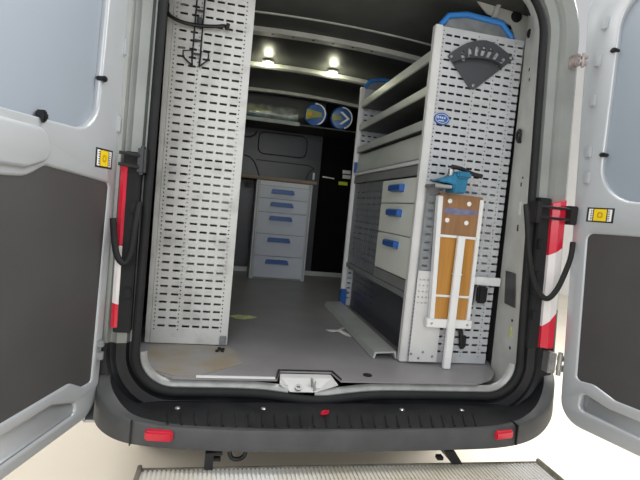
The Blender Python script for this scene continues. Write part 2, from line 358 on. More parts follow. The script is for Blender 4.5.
t = MB().box(.445, .57, 2.852, 2.859, 1.02, 1.032, .001, lambda c: Vector((c.x, c.y, c.z-(c.x-.5)*.05))); t.build('cable_tie', STKW, bd, label='thin white strip on the black bulkhead')
t = MB().box(.35, .37, 2.892, 2.899, .99, 1.06, .002); t.build('cable_tie', STKW, bh)
t = MB().box(-.33, -.26, 2.87, 2.899, .84, .90, .01); t.lathe([(.02, 0), (.02, .01), (0, .012)], (-.295, 2.87, .87), (0, -1, 0), 14); t.build('socket', FAN, bh, label='small square socket beside the drawers')
# overhead tray
t = MB(); t.box(-.9, .86, 2.415, 2.895, 1.435, 1.446); ot = t.build('overhead_tray', WALLIN, van, label='dark overhead tray above the bulkhead')
MB().box(-.9, .10, 2.40, 2.413, 1.425, 1.458, .003).build('tray_lip', GALV, ot, label='grey front lip of the overhead tray')
# bumper
st_ = [(-.905, .12, .03, -.10), (-.90, -.02, .02, -.118), (-.872, -.10, -.02, -.145), (-.80, -.155, -.075, -.168), (-.70, -.19, -.093, -.175), (-.55, -.215, -.099, -.177), (-.3, -.235, -.10, -.178), (.05, -.24, -.10, -.178), (.45, -.232, -.10, -.180), (.68, -.212, -.098, -.182), (.84, -.165, -.085, -.175), (.945, -.115, -.04, -.14), (1.005, -.06, .04, -.09), (1.03, .02, .10, -.05), (1.035, .12, .11, -.05)]
st_ = spline([Vector(q) for q in st_], 5)
brow = []
for x, y, z, zb in st_:
    cx = .06; xi = x-(x-cx)*.045
    brow.append([Vector((cx+(x-cx)*.80, .01, -.083)), Vector((cx+(x-cx)*.88, min(-.01, y+.085) if y < .05 else .0, -.092)), Vector((xi, y+.018, z+.002)), Vector((x-(x-cx)*.010, y+.005, z)), Vector((x, y, z-.012)), Vector((x, y-.008, zb+.008)), Vector((x-(x-cx)*.015, y+.010, zb)), Vector((x-(x-cx)*.08, y+.10, zb))])
def strip(k0, k1):
    t = MB()
    for A, B in zip(brow, brow[1:]):
        for k in range(k0, k1): t.quad(A[k], B[k], B[k+1], A[k+1])
    bmesh.ops.remove_doubles(t.bm, verts=t.bm.verts, dist=1e-5); bmesh.ops.recalc_face_normals(t.bm, faces=t.bm.faces); return t
bump = strip(2, 7).build('rear_bumper', PLASTIC, van, smooth=True, label='charcoal rear bumper')
t = strip(0, 2)
for i in range(26):     # raised ribs of the tread
    x = -.62+.047*i; sk = .03*(x-.05)/.7
    yb = -.214+.05*abs(x-.05)**2; t.box(x-.004, x+.004, yb, yb+.085, -.102, -.090, .003, lambda c, sk=sk, yb=yb: Vector((c.x+(sk+.015)*(c.y-yb)/.09, c.y, c.z+(c.y-yb)*.06)))
t.build('step_tread', TREAD, bump, smooth=True, label='black ribbed step tread')
for x0, x1, s in ((-.692, -.598, -1), (.628, .715, 1)):
    t = MB(); y = -.207 if s < 0 else -.222
    t.box(x0, x1, y-.012, y+.02, -.141, -.107, .006, lambda c, s=s, x0=x0: Vector((c.x, c.y+(c.x-x0)*(-.13 if s < 0 else .17), c.z)))
    t.build('reflector', RED, bump, smooth=True, label='red reflector in the bumper')
for x, y in ((-.742, -.183), (.735, -.205)):
    MB().box(x-.002, x+.002, y-.01, y+.05, -.17, -.088).build('bumper_seam', BULKG, bump)
each('bumper_screw', STEEL, bump, [MB().lathe([(.010, -.004), (.010, .002), (.004, .005), (0, .005)], (x, -.075, -.089), (0, -.15, 1), 14) for x in (-.60, -.28, .29, .56)])
t = MB().box(-.062, -.03, -.135, -.115, -.085, -.076, .002, lambda c: Vector((c.x+.4*(c.y+.125), c.y+.3*(c.x+.045), c.z))); t.tube([(-.06, -.12, -.08), (-.045, -.13, -.07), (-.03, -.115, -.078)], .004, 6)
single(t, 'plastic_scrap', RED, 'tiny red plastic scrap lying on the bumper tread', 'scrap', (-.045, -.125, -.082))
t = MB(); t.tube(spline([(-.40, -.19, -.165), (-.40, -.2, -.195), (-.39, -.205, -.212), (-.37, -.205, -.216), (-.353, -.2, -.212), (-.345, -.2, -.195), (-.345, -.19, -.165)]), .008, 10); t.build('towing_eye', BLACK, bump, smooth=True)
# floor pan
MB().box(-.84, .88, .15, 3.3, -.24, -.19).build('underbody', PLASTIC, van)
for x in (-.78, .86):
    for y in (.95, 4.0)[:1]:
        t = MB().lathe([(.19, -.1), (.30, -.1), (.33, -.07), (.33, .07), (.30, .1), (.19, .1)], (x, y, G+.331), (1, 0, 0), 32); wl = t.build('wheel', TYRE, van, smooth=True)
        MB().lathe([(0, -.06), (.19, -.08), (.19, .08), (0, .06)], (x, y, G+.331), (1, 0, 0), 24).build('rim', STEEL, wl, smooth=True)
# tail lights
def lens(name, m, z0, z1, s0, s1, parent, side):
    t = MB()
    def X(z): return (.922+.042*(.82-z)) if side > 0 else (-.887)
    def q(z, u, y): return (X(z)+side*u, y, z)
    pr = [(-.043, -.02), (-.040, -.058), (-.015, -.072), (.02, -.064), (.038, -.04), (.044, .04)] if side > 0 else [(-.052, -.02), (-.050, -.046), (-.040, -.050), (-.028, -.046), (-.024, -.02)]
    # end profiles slant across the width
    A = [Vector(q(z0+s0*(u/.1), u, y)) for u, y in pr]; B = [Vector(q(z1+s1*(u/.1), u, y)) for u, y in pr]
    for i in range(len(pr)-1): t.quad(A[i], A[i+1], B[i+1], B[i])
    t.bm.faces.new([t.bm.verts.new(v) for v in A]); t.bm.faces.new([t.bm.verts.new(v) for v in B[::-1]])
    bmesh.ops.remove_doubles(t.bm, verts=t.bm.verts, dist=1e-5); bmesh.ops.recalc_face_normals(t.bm, faces=t.bm.faces)
    return t.build(name, m, parent, smooth=True)
for side in (1, -1):
    t = MB()
    hx = (lambda z: .922+.042*(.82-z)) if side > 0 else (lambda z: -.887)
    P = [(hx(.84)-side*.095, .84), (hx(.84)-side*.035, .84), (hx(.18)-side*.035, .18), (hx(.18)-side*.095, .18)]
    t.prism(P, 0, -.045, -.005, 'y', .004)
    for zz in (.50, .64, .33): t.box(hx(zz)-side*.08-.012, hx(zz)-side*.08+.012, -.06, -.04, zz-.02, zz+.02, .004)
    tl = t.build('tail_light', RUBBER, van, label='%s red and white tail light in a black housing' % ('right' if side > 0 else 'left'))
    if side > 0: lens('red_lens', RED, .62, .83, .06, .03, tl, side); lens('clear_lens', LWHITE, .325, .62, .10, .06, tl, side); lens('red_lens', RED, .19, .325, .0, .10, tl, side)
    else: lens('red_lens', RED, .50, .80, -.0, .02, tl, side); lens('clear_lens', LWHITE, .30, .50, .03, .0, tl, side); lens('red_lens', RED, .20, .30, 0, .03, tl, side)
# check strap cables and hinge hardware
t = MB().tube(spline([(.762, -.045, .80), (.752, -.085, .72), (.767, -.10, .593), (.805, -.105, .475), (.845, -.11, .425), (.878, -.11, .418), (.911, -.11, .455), (.94, -.105, .515), (.966, -.10, .594), (.985, -.08, .66)]), .0115, 10); t.build('door_cable', RUBBER, van, smooth=True, label='black ribbed cable hanging beside the right tail light')
t = MB().tube(spline([(-.865, -.09, .60), (-.855, -.09, .52), (-.84, -.095, .465), (-.815, -.095, .445), (-.798, -.09, .49), (-.793, -.08, .58), (-.79, -.05, .66)]), .011, 10); t.build('door_cable', RUBBER, van, smooth=True, label='black cable hanging beside the left tail light')
t = MB().tube([(.80, -.075, .80), (.96, -.085, .80)], .006, 8); t.tube([(.80, -.075, .755), (.96, -.085, .755)], .006, 8); t.box(.79, .82, -.08, -.03, .73, .82, .004); t.box(.945, .985, -.09, -.02, .735, .815, .004); t.build('door_check', BLACK, van, label='black door check of the right door')
t = MB().tube([(-.86, -.085, .83), (-.79, -.08, .825)], .006, 8); t.tube([(-.86, -.085, .79), (-.79, -.08, .785)], .006, 8); t.box(-.80, -.772, -.085, -.03, .76, .86, .008); t.build('door_check', BLACK, van, label='black door check of the left door')
def hinge(x, z, m, lab, k=1):
    t = MB(); t.box(x-.05*k, x-.012*k, -.075, -.03, z-.045*k, z+.045*k, .003); t.lathe([(.010*k, -.05*k), (.010*k, .05*k)], (x, -.08, z), (0, 0, 1), 14)
    t.box(x-.005*k, x+.035*k, -.085, -.065, z-.035*k, z-.008*k, .002); t.box(x-.005*k, x+.035*k, -.085, -.065, z+.012*k, z+.035*k, .002)
    h = t.build('door_hinge', m, van, label=lab)
    each('hinge_bolt', STEEL, h, [MB().lathe([(.007*k, 0), (.007*k, .006), (0, .007)], (x-.03*k, -.0745, z+dz*k), (0, -1, 0), 6) for dz in (-.028, .0, .028)])
hinge(.918, 1.42, RUST, 'upper hinge of the right door', .58); hinge(.998, .125, STEEL, 'lower hinge of the right door'); hinge(-.905, .125, GALV, 'lower hinge of the left door')

# rear doors: local (s along the door from its hinge, t towards its inner face, z)
A16 = math.radians(16)
def door_xf(side, hx, hy):
    d = Vector((side*math.sin(A16), -math.cos(A16), 0)); n = Vector((-side*math.cos(A16), -math.sin(A16), 0)); h = Vector((hx, hy, 0))
    return lambda s, t, z: h+d*s+n*t+Vector((0, 0, z))
def rear_door(side):
    xf = door_xf(side, -.885 if side < 0 else .98, -.06 if side < 0 else -.03)
    if side < 0: e = lambda z: -.002-.036*z; lab = 'left rear door'
    else: e = lambda z: .084-.063*z; lab = 'right rear door'
    def cp(L): 
        # orientation: CCW in (s,z)
        a = sum(L[i-1][0]*L[i][1]-L[i][0]*L[i-1][1] for i in range(len(L))); return L if a > 0 else L[::-1]
    W = .86
    out = rpoly(cp([(e(-.108)+.004, -.098, .09), (W, -.092, .08), (W, 1.75, .15), (e(1.75), 1.75, .10)]))
    if side < 0:
        win = rpoly(cp([(.100, .868, .12), (.36, .868, .3), (.56, .868, .2), (.80, .83, .12), (.78, 1.66, .14), (.06, 1.66, .14)]))
        trim = rpoly(cp([(.034, .008, .02), (.10, .01, .04), (.17, .05, .05), (.80, .05, .06), (.80, .71, .06), (.42, .72, .12), (.345, .757, .05), (.0, .728, .03)]))
        pocket = None
        low = rpoly(cp([(.115, -.07, .03), (.72, -.07, .04), (.72, .03, .03), (.25, .03, .04), (.125, -.015, .02)]))
    else:
        win = rpoly(cp([(.118, .835, .16), (.78, .83, .12), (.76, 1.66, .14), (.108, 1.70, .14)]))
        trim = rpoly(cp([(.13, .075, .03), (.21, .085, .05), (.30, .055, .05), (.80, .06, .06), (.80, .73, .06), (.092, .715, .035)]))
        pocket = None
        low = rpoly(cp([(.155, -.04, .03), (.72, -.055, .04), (.72, .03, .03), (.28, .03, .05), (.16, .055, .03)]))
    m = MB(); holes = [win, trim, low]+([pocket] if pocket else [])
    plate(m, out, holes, -.034, 0, .010, xf)
    o2 = rpoly(cp([(e(-.108)+.014, -.094, .08), (W-.02, -.09, .08), (W-.02, 1.73, .15), (e(1.75)+.014, 1.73, .10)]))
    plate(m, o2, [], -.075, -.034, .006, xf)
    dr = m.build('rear_door', SILVER, van, smooth=True, label='silver %s swung open' % lab)
    m = MB(); plate(m, rpoly([(x, z, .0) for x, z in [(0, 0), (1, 0), (1, 1)]]) if False else [((x-.45)*1.0+.45, z) for x, z in win], [], -.034, -.020, .003, xf); m.build('window_board', WBOARD, dr, label='blue-grey board over the door window')
    m = MB(); plate(m, trim, [], -.034, -.006, .010, xf); m.build('door_trim', TRIM, dr, label='charcoal lower lining of the door')
    # sloped pressing inside the lower recess
    m = MB(); s0, s1 = (.13, .68) if side < 0 else (.19, .70)
    for k in range(8):
        a0, a1 = k/8*math.pi/2, (k+1)/8*math.pi/2
        z0, z1 = -.055+.085*(1-math.cos(a0)), -.055+.085*(1-math.cos(a1)); t0, t1 = -.004-.014*math.sin(a0), -.004-.014*math.sin(a1)
        m.quad(xf(s0, t0, z0), xf(s1, t0, z0), xf(s1, t1, z1), xf(s0, t1, z1))
    bmesh.ops.remove_doubles(m.bm, verts=m.bm.verts, dist=1e-5); m.build('pressed_recess', SILVER, dr, smooth=True, solid=.002)
    # label: black border, white side strips, yellow centre
    if side < 0: c = (.056, .80); hw, hh = .045, .026
    else: c = (.145, .785); hw, hh = .05, .024
    def card(a0, a1, b0, b1, t0, t1, m_): 
        m = MB(); plate(m, [(a0, b0), (a1, b0), (a1, b1), (a0, b1)], [], t0, t1, .0002, xf); return m
    m = card(c[0]-hw-.006, c[0]+hw+.006, c[1]-hh-.006, c[1]+hh+.006, .0002, .0012, 0); m.build('sticker_backing', STKB, dr, label='black border of the warning sticker')
    m = MB()
    for sg in (-1, 1): plate(m, [(c[0]+sg*hw*.95, c[1]-hh), (c[0]+sg*hw*.95, c[1]+hh), (c[0]+sg*hw*.62, c[1]+hh), (c[0]+sg*hw*.62, c[1]-hh)], [], .0012, .0020, .0002, xf)
    m.build('sticker_strip', STKW, dr, label='white side strips of the warning sticker')
    m = card(c[0]-hw*.52, c[0]+hw*.52, c[1]-hh, c[1]+hh, .0012, .0020, 0); m.build('sticker', YEL, dr, label='yellow warning sticker')
    m = MB(); plate(m, rpoly([(c[0]-.012, c[1]-.012, .008), (c[0]+.012, c[1]-.012, .008), (c[0]+.012, c[1]+.012, .008), (c[0]-.012, c[1]+.012, .008)]), [rpoly([(c[0]-.006, c[1]-.006, .005), (c[0]+.006, c[1]-.006, .005), (c[0]+.006, c[1]+.006, .005), (c[0]-.006, c[1]+.006, .005)])[::-1]], .0020, .0026, .0002, xf); m.build('sticker_print', YELD, dr)
    m = MB()
    for k in range(6):
        for sg in (-1, 1): 
            b = c[1]-hh*.8+k*hh*.3; plate(m, [(c[0]+sg*hw*.72-.004, b), (c[0]+sg*hw*.72+.004, b), (c[0]+sg*hw*.72+.004, b+.003), (c[0]+sg*hw*.72-.004, b+.003)], [], .0020, .0024, .0001, xf)
    m.build('sticker_lines', STKB, dr)
    # clips holding the board
    for s, z, rot in ([(.094, 1.055, 0), (.370, .878, 1)] if side < 0 else [(.112, 1.456, 0), (.125, 1.032, 0)]):
        m = MB(); ds, dz = (.014, .007) if not rot else (.006, .017)
        m.box(s-ds, s+ds, -.018, .012, z-dz, z+dz, .004, lambda c: Vector(xf(*c))); m.box(s-.008, s+.008, .0, .014, z-.009, z+.009, .003, lambda c: Vector(xf(*c)))
        m.build('board_clip', BLACK, dr, label='dark clip at the edge of the window board')
    if side > 0:
        for s, z in ((.058, 1.58), (.05, 1.43), (.052, 1.265), (.062, 1.05), (.072, .94)):
            m = MB().box(s-.014, s+.014, -.005, .012, z-.03, z+.03, .007, lambda c: Vector(xf(*c))); m.build('edge_lug', SILVER, dr, smooth=True, label='small pale lug on the door edge')
        m = MB().box(.305, .35, .0002, .0012, .78, .84, 0, lambda c: Vector(xf(*c))); m.build('lime_sticker', LIME, dr, label='lime sticker by the window corner')
    else:
        for s, z in ((-.03, 1.20), (-.022, .93)):
            m = MB().box(s-.006, s+.008, -.005, .008, z-.03, z+.03, .004, lambda c: Vector(xf(*c))); m.build('edge_lug', SILVER, dr, smooth=True)
        m = MB(); plate(m, rpoly(cp([(.335, .775, .03), (.43, .745, .05), (.72, .745, .05), (.72, .838, .04), (.37, .838, .035)])), [], -.012, .012, .011, xf); m.build('pull_pressing', SILVER, dr, smooth=True, label='raised pressing in the belt of the door')
rear_door(-1); rear_door(1)

# ------------------------------------------------------------------ roof lamps
for x, lab in ((-.262, 'lit round lamp on the roof bar, the one on the left'), (.243, 'lit round lamp on the roof bar, the one on the right beside the blue caps')):
    y = 1.835; z = arch(x)-.010
    r = thing('ceiling_lamp', lab, 'lamp', (x, y, z), 'roof lamps in the load bay')
    MB().lathe([(0, 0), (.045, 0), (.045, -.012), (.030, -.016), (.030, -.010), (0, -.010)], (x, y, z), (0, 0, 1), 24).build('housing', WHITE, r, smooth=True)
    MB().lathe([(.031, -.0105), (.030, -.026), (.020, -.036), (.0, -.040)], (x, y, z), (0, 0, 1), 20).build('diffuser', LAMP, r, smooth=True, label='glowing diffuser')
    l = bpy.data.lights.new('lamp_glow', 'POINT'); l.energy = 1.3; l.shadow_soft_size = .03; l.color = (1, 1, .75)
    lo = bpy.data.objects.new('lamp_glow', l); COL.objects.link(lo); lo.location = (x, y, z-.06)

# ------------------------------------------------------------------ left shelving rack
PIT = .0375
def rows(z0, z1, h=.0098, p=PIT): 
    out = []; z = z0
    while z < z1: out.append((z-h/2, z+h/2)); z += p
    return out
LX0, LX1, LY = -.782, -.43, .417
lr = thing('shelving_rack', 'tall perforated light grey rack standing at the left of the load bay', 'shelving rack', (-.6, 1.0, .001))
holes = []; d0 = LX0+.013
for c in (.0315, .082, .1425, .189, .2335, .280): holes.append((d0+c-.0165, d0+c+.0165, rows(.0875, 1.62)))
for c in (0, .107, .306): holes.append((d0+c-.0028, d0+c+.0028, rows(.07, 1.62, .0056, PIT/2)))
t = MB().perf(LX0, LX1, .004, 1.64, holes, lambda a, b: (a, LY, b)); ep = t.build('end_panel', RACK, lr, solid=.002)
t = MB(); t.box(LX1-.006, LX1+.002, LY-.004, LY+.035, .004, 1.64, .002); t.box(LX0-.024, LX0-.0015, LY-.003, LY+.03, .004, 1.64, .002); t.build('end_flange', RACK, lr)
for z in (.10, .50, .88, 1.22, 1.5):
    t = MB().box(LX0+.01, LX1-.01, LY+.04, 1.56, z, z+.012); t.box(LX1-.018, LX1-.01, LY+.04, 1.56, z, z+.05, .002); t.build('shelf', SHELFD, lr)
t = MB().box(LX0, LX1-.006, 1.565, 1.58, .004, 1.64); t.build('front_panel', RACK, lr)
t = MB().box(LX0-.03, LX0-.022, LY+.04, 1.58, .004, 1.64); t.build('back_panel', SHELFD, lr)
t = MB().box(LX1-.035, LX1-.003, LY-.012, LY-.004, .004, .05, .002); t.lathe([(.008, 0), (.008, .006), (0, .007)], (LX1-.02, LY-.012, .03), (0, -1, 0), 6); t.build('foot_bracket', GALV, lr, label='dirty foot bracket')
# wire tool hook hanging on its upper part
hk = thing('tool_hanger', 'black wire tool hanger hooked high on the left perforated panel', 'hook', (-.67, .41, 1.29))
y = LY-.016
t = MB(); 
for dx in (-.017, .017): t.tube([(-.670+dx, y, 1.30), (-.668+dx, y, 1.63)], .0035, 8)
for z in (1.34, 1.40, 1.46, 1.53, 1.60): t.box(-.686, -.652, y-.002, y+.002, z-.004, z+.004)
t.build('rail', BLACK, hk)
t = MB(); t.tube([(-.668, y, 1.50), (-.667, y, 1.455)], .012, 8); t.build('clamp', FAN, hk)
t = MB().tube(spline([(-.825+.02, y-.02, 1.53), (-.798, y-.02, 1.485), (-.74, y-.015, 1.463), (-.667, y-.01, 1.462), (-.60, y-.015, 1.467), (-.555, y-.02, 1.475), (-.545, y-.025, 1.462), (-.54, y-.03, 1.485)]), .0085, 8); t.build('cross_arm', BLACK, hk, smooth=True)
t = MB().tube([(-.655, y-.004, 1.285), (-.65, y-.004, 1.352), (-.617, y-.004, 1.352), (-.617, y-.004, 1.32), (-.655, y-.004, 1.285)], .004, 8); t.tube([(-.685, y-.004, 1.285), (-.69, y-.004, 1.352), (-.728, y-.004, 1.345), (-.726, y-.004, 1.318), (-.685, y-.004, 1.285)], .004, 8); t.build('wire_loop', BLACK, hk)

# ------------------------------------------------------------------ right shelving rack
RX, RX1, RY, RY2, RZ = .407, .848, .254, 1.50, 1.60
rr_ = thing('shelving_rack', 'tall rack with open shelves standing along the right side of the load bay', 'shelving rack', (.65, .9, .001))
holes = []; d0 = .437
for c in (.027, .0685, .1105, .1525, .205, .2485, .299, .345, .40): holes.append((d0+c-.0150, d0+c+.0150, rows(.06, 1.585)))
for c in (0, .178, .274, .372): holes.append((d0+c-.0026, d0+c+.0026, rows(.04, 1.58, .0052, PIT/2)))
t = MB().perf(.424, RX1, .004, RZ-.005, holes, lambda a, b: (a, RY, b)); t.build('end_panel', RACKR, rr_, solid=.002)
t = MB().box(.392, .430, RY-.006, RY+.03, .004, RZ, .004); t.build('post', RACKW, rr_, label='white front post')
t = MB().box(.392, .424, RY2-.03, RY2, .004, RZ, .004); t.build('post', RACKW, rr_, label='white far post')
t = MB(); hs = []
for k in range(9): hs.append((.45+k*.045-.012, .45+k*.045+.012, rows(.06, 1.55)))
t.perf(.424, RX1, .004, RZ-.005, hs, lambda a, b: (a, RY2-.01, b)); t.build('end_panel', RACKR, rr_, solid=.002, label='perforated panel at the far end')
MB().box(RX1+.002, RX1+.008, RY+.01, RY2, .004, RZ).build('back_panel', SHELFD, rr_)
for z, lip in ((1.45, .05), (1.29, .042), (1.13, .042)):
    sh = MB().box(.4165, RX1, RY+.032, RY2-.032, z, z+.008).build('shelf', SHELFSHADE, rr_, label='shelf darkened for its shaded underside'); MB().box(RX-.003, RX+.009, RY+.032, RY2-.032, z-.002, z+lip, .003).build('shelf_lip', SHELF, sh, label='pale front lip')
t = MB(); t.prism([(.402, .985), (.412, .985), (.445, 1.115), (.435, 1.118)], 0, RY+.034, RY2-.034, 'y', .002); t.build('flap', SHELF, rr_, label='grey-green sloping flap')
t = MB().box(RX-.006, RX+.012, RY+.032, RY2-.032, .962, .982, .003); t.build('front_rail', WHITE, rr_, label='pale rail below the flap')
t = MB().box(RX, RX+.012, RY+.032, RY2-.032, .908, .958, .002); t.box(.415, RX1, RY+.032, RY2-.032, .944, .956); t.build('front_band', SHELFD, rr_, label='grey band above the drawers')
t = MB().box(RX-.012, RX+.002, RY2-.07, RY2-.034, .985, 1.06, .003); t.build('blue_stop', BLUE, rr_, label='blue end stop')
hs = []
for k in range(12): hs.append((.85+k*.046-.013, .85+k*.046+.013, rows(.40, .88, .012, .04)))
t = MB().perf(.818, RY2-.032, .335, .904, hs, lambda a, b: (RX+.012, a, b)); t.build('side_panel', GALV, rr_, solid=.002, label='grey perforated side panel')
t = MB().box(.422, RX1, RY+.04, RY2-.035, .312, .324); t.box(RX+.002, RX+.014, RY+.032, RY2-.032, .300, .331, .002); t.build('lower_shelf', SHELFD, rr_)
t = MB().box(.388, .391, RY2-.045, RY2-.0, .02, .12, .001); t.box(.388, .430, RY2-.05, RY2-.031, .004, .13, .002); t.build('foot_cover', BLUE, rr_, label='blue cover on the far post foot')
def toparch(y, nm, lab):
    t = MB(); t.tube([(.425, y, 1.605), (.46, y, 1.655), (.55, y, 1.676), (.735, y, 1.668), (.80, y, 1.605)], .014, 10); a = t.build('top_arch', BLUEL, rr_, smooth=True, label=lab)
    t = MB().prism([(.44, 1.597), (.80, 1.597), (.735, 1.66), (.55, 1.668), (.47, 1.65)], 0, y+.004, y+.010, 'y'); t.build('arch_panel', GALV, a, label='grey infill under the blue arch')
toparch(RY+.02, 'top_arch', 'bright blue arch on top of the near end'); toparch(RY2-.012, 'top_arch', 'bright blue arch on top of the far end')
t = MB(); plate(t, [(.471+.038*math.cos(a), 1.175+.027*math.sin(a)) for a in [k*math.pi/16 for k in range(32)]], [], RY-.009, RY-.003, .001, ident); bdg = t.build('oval_badge', BLUE, rr_, label='blue oval badge with pale mark')
t = MB(); plate(t, [(.471+.033*math.cos(a), 1.175+.022*math.sin(a)) for a in [k*math.pi/16 for k in range(32)]], [[(.471+.030*math.cos(a), 1.175+.0195*math.sin(a)) for a in [k*math.pi/16 for k in range(32)]]], RY-.010, RY-.009, .0001, ident)
for x, z, w_ in ((.447, 1.18, .008), (.459, 1.181, .006), (.469, 1.179, .007), (.481, 1.18, .007), (.452, 1.168, .03)): t.box(x, x+w_, RY-.0102, RY-.009, z-.005, z+.005 if w_ < .02 else z, 0)
t.build('badge_mark', DRAWERB, rr_, label='pale mark on the blue badge')
t = MB(); hs = [(.445+.02*k-.003, .445+.02*k+.003, rows(.30, .44, .006, .028)) for k in range(7)]
t.perf(.432, .575, .012, .455, hs, lambda a, b: (a, RY-.022, b)); t.quad((.575, RY-.022, .012), (.575, RY-.004, .012), (.575, RY-.004, .455), (.575, RY-.022, .455)); t.build('kick_plate', RACKW, rr_, solid=.002, label='pale plate at the foot of the near end')
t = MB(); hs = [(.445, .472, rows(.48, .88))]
t.perf(.432, .495, .458, .865, hs, lambda a, b: (a, RY-.022, b)); t.build('shade_strip', GALV, rr_, solid=.002, label='added slotted strip, dark for vise and bench shade beside the white post')  # added strip; its dark grey stands in for vise and bench shade
each('plate_screw', GALV, rr_, [MB().lathe(*scr(x, RY-.0225, z, .006, .004)) for x, z in ((.44, .05), (.55, .04), (.50, .06), (.48, .03))])
MB().box(.70, .865, RY-.032, RY-.008, .405, .445, .003).build('cross_bracket', WHITE, rr_, label='white bracket bar beside the folded bench')
t = MB(); hs = [(.98+k*.046-.009, .98+k*.046+.009, rows(.05, .28, .008, .04)) for k in range(10)]
t.perf(RY+.04, RY2-.035, .004, .300, hs, lambda a, b: (.47, a, b)); t.build('under_shelf_shade', BULK, rr_, solid=.002, label='added dark perforated panel for the shade below the lower shelf')  # added dark sheet standing in for the shade of the open space here
# drawer unit inside it
du = thing('drawer_unit', 'cream three-drawer unit with blue handles built into the right rack', 'drawer unit', (.62, .54, .34))
DY0, DY1 = RY+.04, .806
t = MB(); t.box(RX+.020, .835, DY0, DY1, .334, .900); t.box(RX+.003, RX+.02, DY1-.0, DY1+.009, .334, .9); t.build('housing', RACKR, du)
for z0, z1, nm in ((.772, .898, 'top'), (.606, .767, 'middle'), (.396, .601, 'bottom')):
    t = MB().box(RX-.004, RX+.019, DY0+.006, DY1-.004, z0, z1, .004); dd = t.build('drawer', DRAWER, du)
    zc = z1-.048; t = MB(); yc = .535
    t.prism([(-.03, -.014), (.0, -.022), (.004, .016), (-.018, .02), (-.03, .012)], 0, yc-.085, yc+.085, 'y', .002, lambda c, zc=zc: Vector((RX-.004+c.x, c.y, zc+c.z))); t.build('handle', BLUE, dd, label='blue handle')
t = MB().box(RX+.002, RX+.018, DY0, DY1, .334, .39, .002); t.build('plinth', SHELFD, du)

# fan-shaped tool holder
fh = thing('tool_holder', 'dark grey fan-shaped tool holder with slots at the top of the right panel', 'tool holder', (.605, RY-.01, 1.34))
outl = [(.583, 1.342), (.592, 1.333), (.612, 1.332), (.625, 1.340), (.797, 1.498), (.797, 1.506), (.755, 1.527), (.714, 1.547), (.68, 1.557), (.646, 1.562), (.615, 1.557), (.584, 1.548), (.553, 1.535), (.524, 1.516), (.495, 1.494), (.470, 1.472), (.466, 1.460)]
inn = spline([(.486, 1.436, 0), (.512, 1.450, 0), (.542, 1.460, 0), (.583, 1.468, 0), (.636, 1.472, 0), (.692, 1.467, 0), (.735, 1.449, 0)], 3)
sl = []
for k in range(7):
    x0 = .535+.036*k; z0 = 1.548-abs(x0-.646)**2*3.2; dx = (x0-.60)*.20
    sl.append([(x0-.011-dx, z0-.060), (x0-.011, z0-.020), (x0, z0-.009), (x0+.011, z0-.020), (x0+.009-dx, z0-.060)])
t = MB(); plate(t, outl, sl, RY-.014, RY-.008, .001, ident); t.build('fan_plate', FAN, fh)
t = MB()
for p, q in zip(inn, inn[1:]): t.quad((p[0], RY-.014, p[1]), (q[0], RY-.014, q[1]), (q[0], RY-.050, q[1]-.004), (p[0], RY-.050, p[1]-.004))
bmesh.ops.remove_doubles(t.bm, verts=t.bm.verts, dist=1e-5); t.build('curved_ledge', FAN, fh, solid=.003)
each('rivet', STEEL, fh, [MB().lathe(*scr(x, RY-.0135, z, .007, .005)) for x, z in ((.481, 1.462), (.606, 1.348), (.783, 1.502))])

# folded workbench on the end panel
wb = thing('folding_workbench', 'folded brown wooden workbench with white frame and leg on the right panel', 'workbench', (.59, .2, .001))
by = .205
def bx(u, z):  # u 0..1 across, tapering
    k = (z-.2)/.63; l = .503+(.474-.503)*k; r = .704+(.704-.704)*k; return l+(r-l)*u
def bpoly(u0, u1, z0, z1): return [(bx(u0, z0), z0), (bx(u1, z0), z0), (bx(u1, z1), z1), (bx(u0, z1), z1)]
MB().prism(bpoly(.02, .98, .636, .828), 0, by-.012, by+.012, 'y', .002).build('top_board', WOOD, wb, label='worn brown board')
for z0, z1 in ((.236, .344), (.350, .628)):
    MB().prism(bpoly(.09, .91, z0, z1), 0, by-.008, by+.010, 'y', .001).build('lower_board', WOODO, wb, label='varnished orange board')
for u0, u1 in ((-.02, .085), (.915, 1.0)): MB().prism(bpoly(u0, u1, .205, .815), 0, by-.018, by+.014, 'y', .002).build('side_rail', WHITE, wb, label='white side rail')
each('cross_bar', WHITE, wb, [MB().prism(bpoly(.05, .95, .625, .637), 0, by-.016, by+.0, 'y', .001), MB().prism(bpoly(.05, .95, .342, .352), 0, by-.014, by, 'y', .001)], label='white cross bar')
t = MB().prism([(.482, .195), (.714, .195), (.714, .236), (.482, .236)], 0, by-.02, by+.012, 'y', .002); t.build('hinge_bar', WHITE, wb, label='white bottom bar')
t = MB().box(.582, .618, by-.042, by-.021, .003, .636, .003); t.box(.580, .620, by-.044, by-.02, .455, .460); t.build('leg', WHITE, wb, label='white centre leg')
each('screw_head', STKW, wb, [MB().lathe(*scr(bx(u, z), by-.0115, z, .011, .004)) for u, z in ((.25, .795), (.68, .79), (.22, .705), (.66, .70))], label='white screw head')
each('screw_head', STEEL, wb, [MB().lathe(*scr(bx(u, .215), by-.0195, .215, .006, .004)) for u in (.02, .93)])
t = MB().prism([(bx(.1, .75), .742), (bx(.35, .75), .733), (bx(.72, .75), .738), (bx(.93, .75), .748), (bx(.8, .76), .765), (bx(.45, .76), .762), (bx(.2, .76), .766)], 0, by-.0128, by-.012, 'y'); t.build('paint_smear', SMEAR, wb, label='blue-grey smear on the brown board')
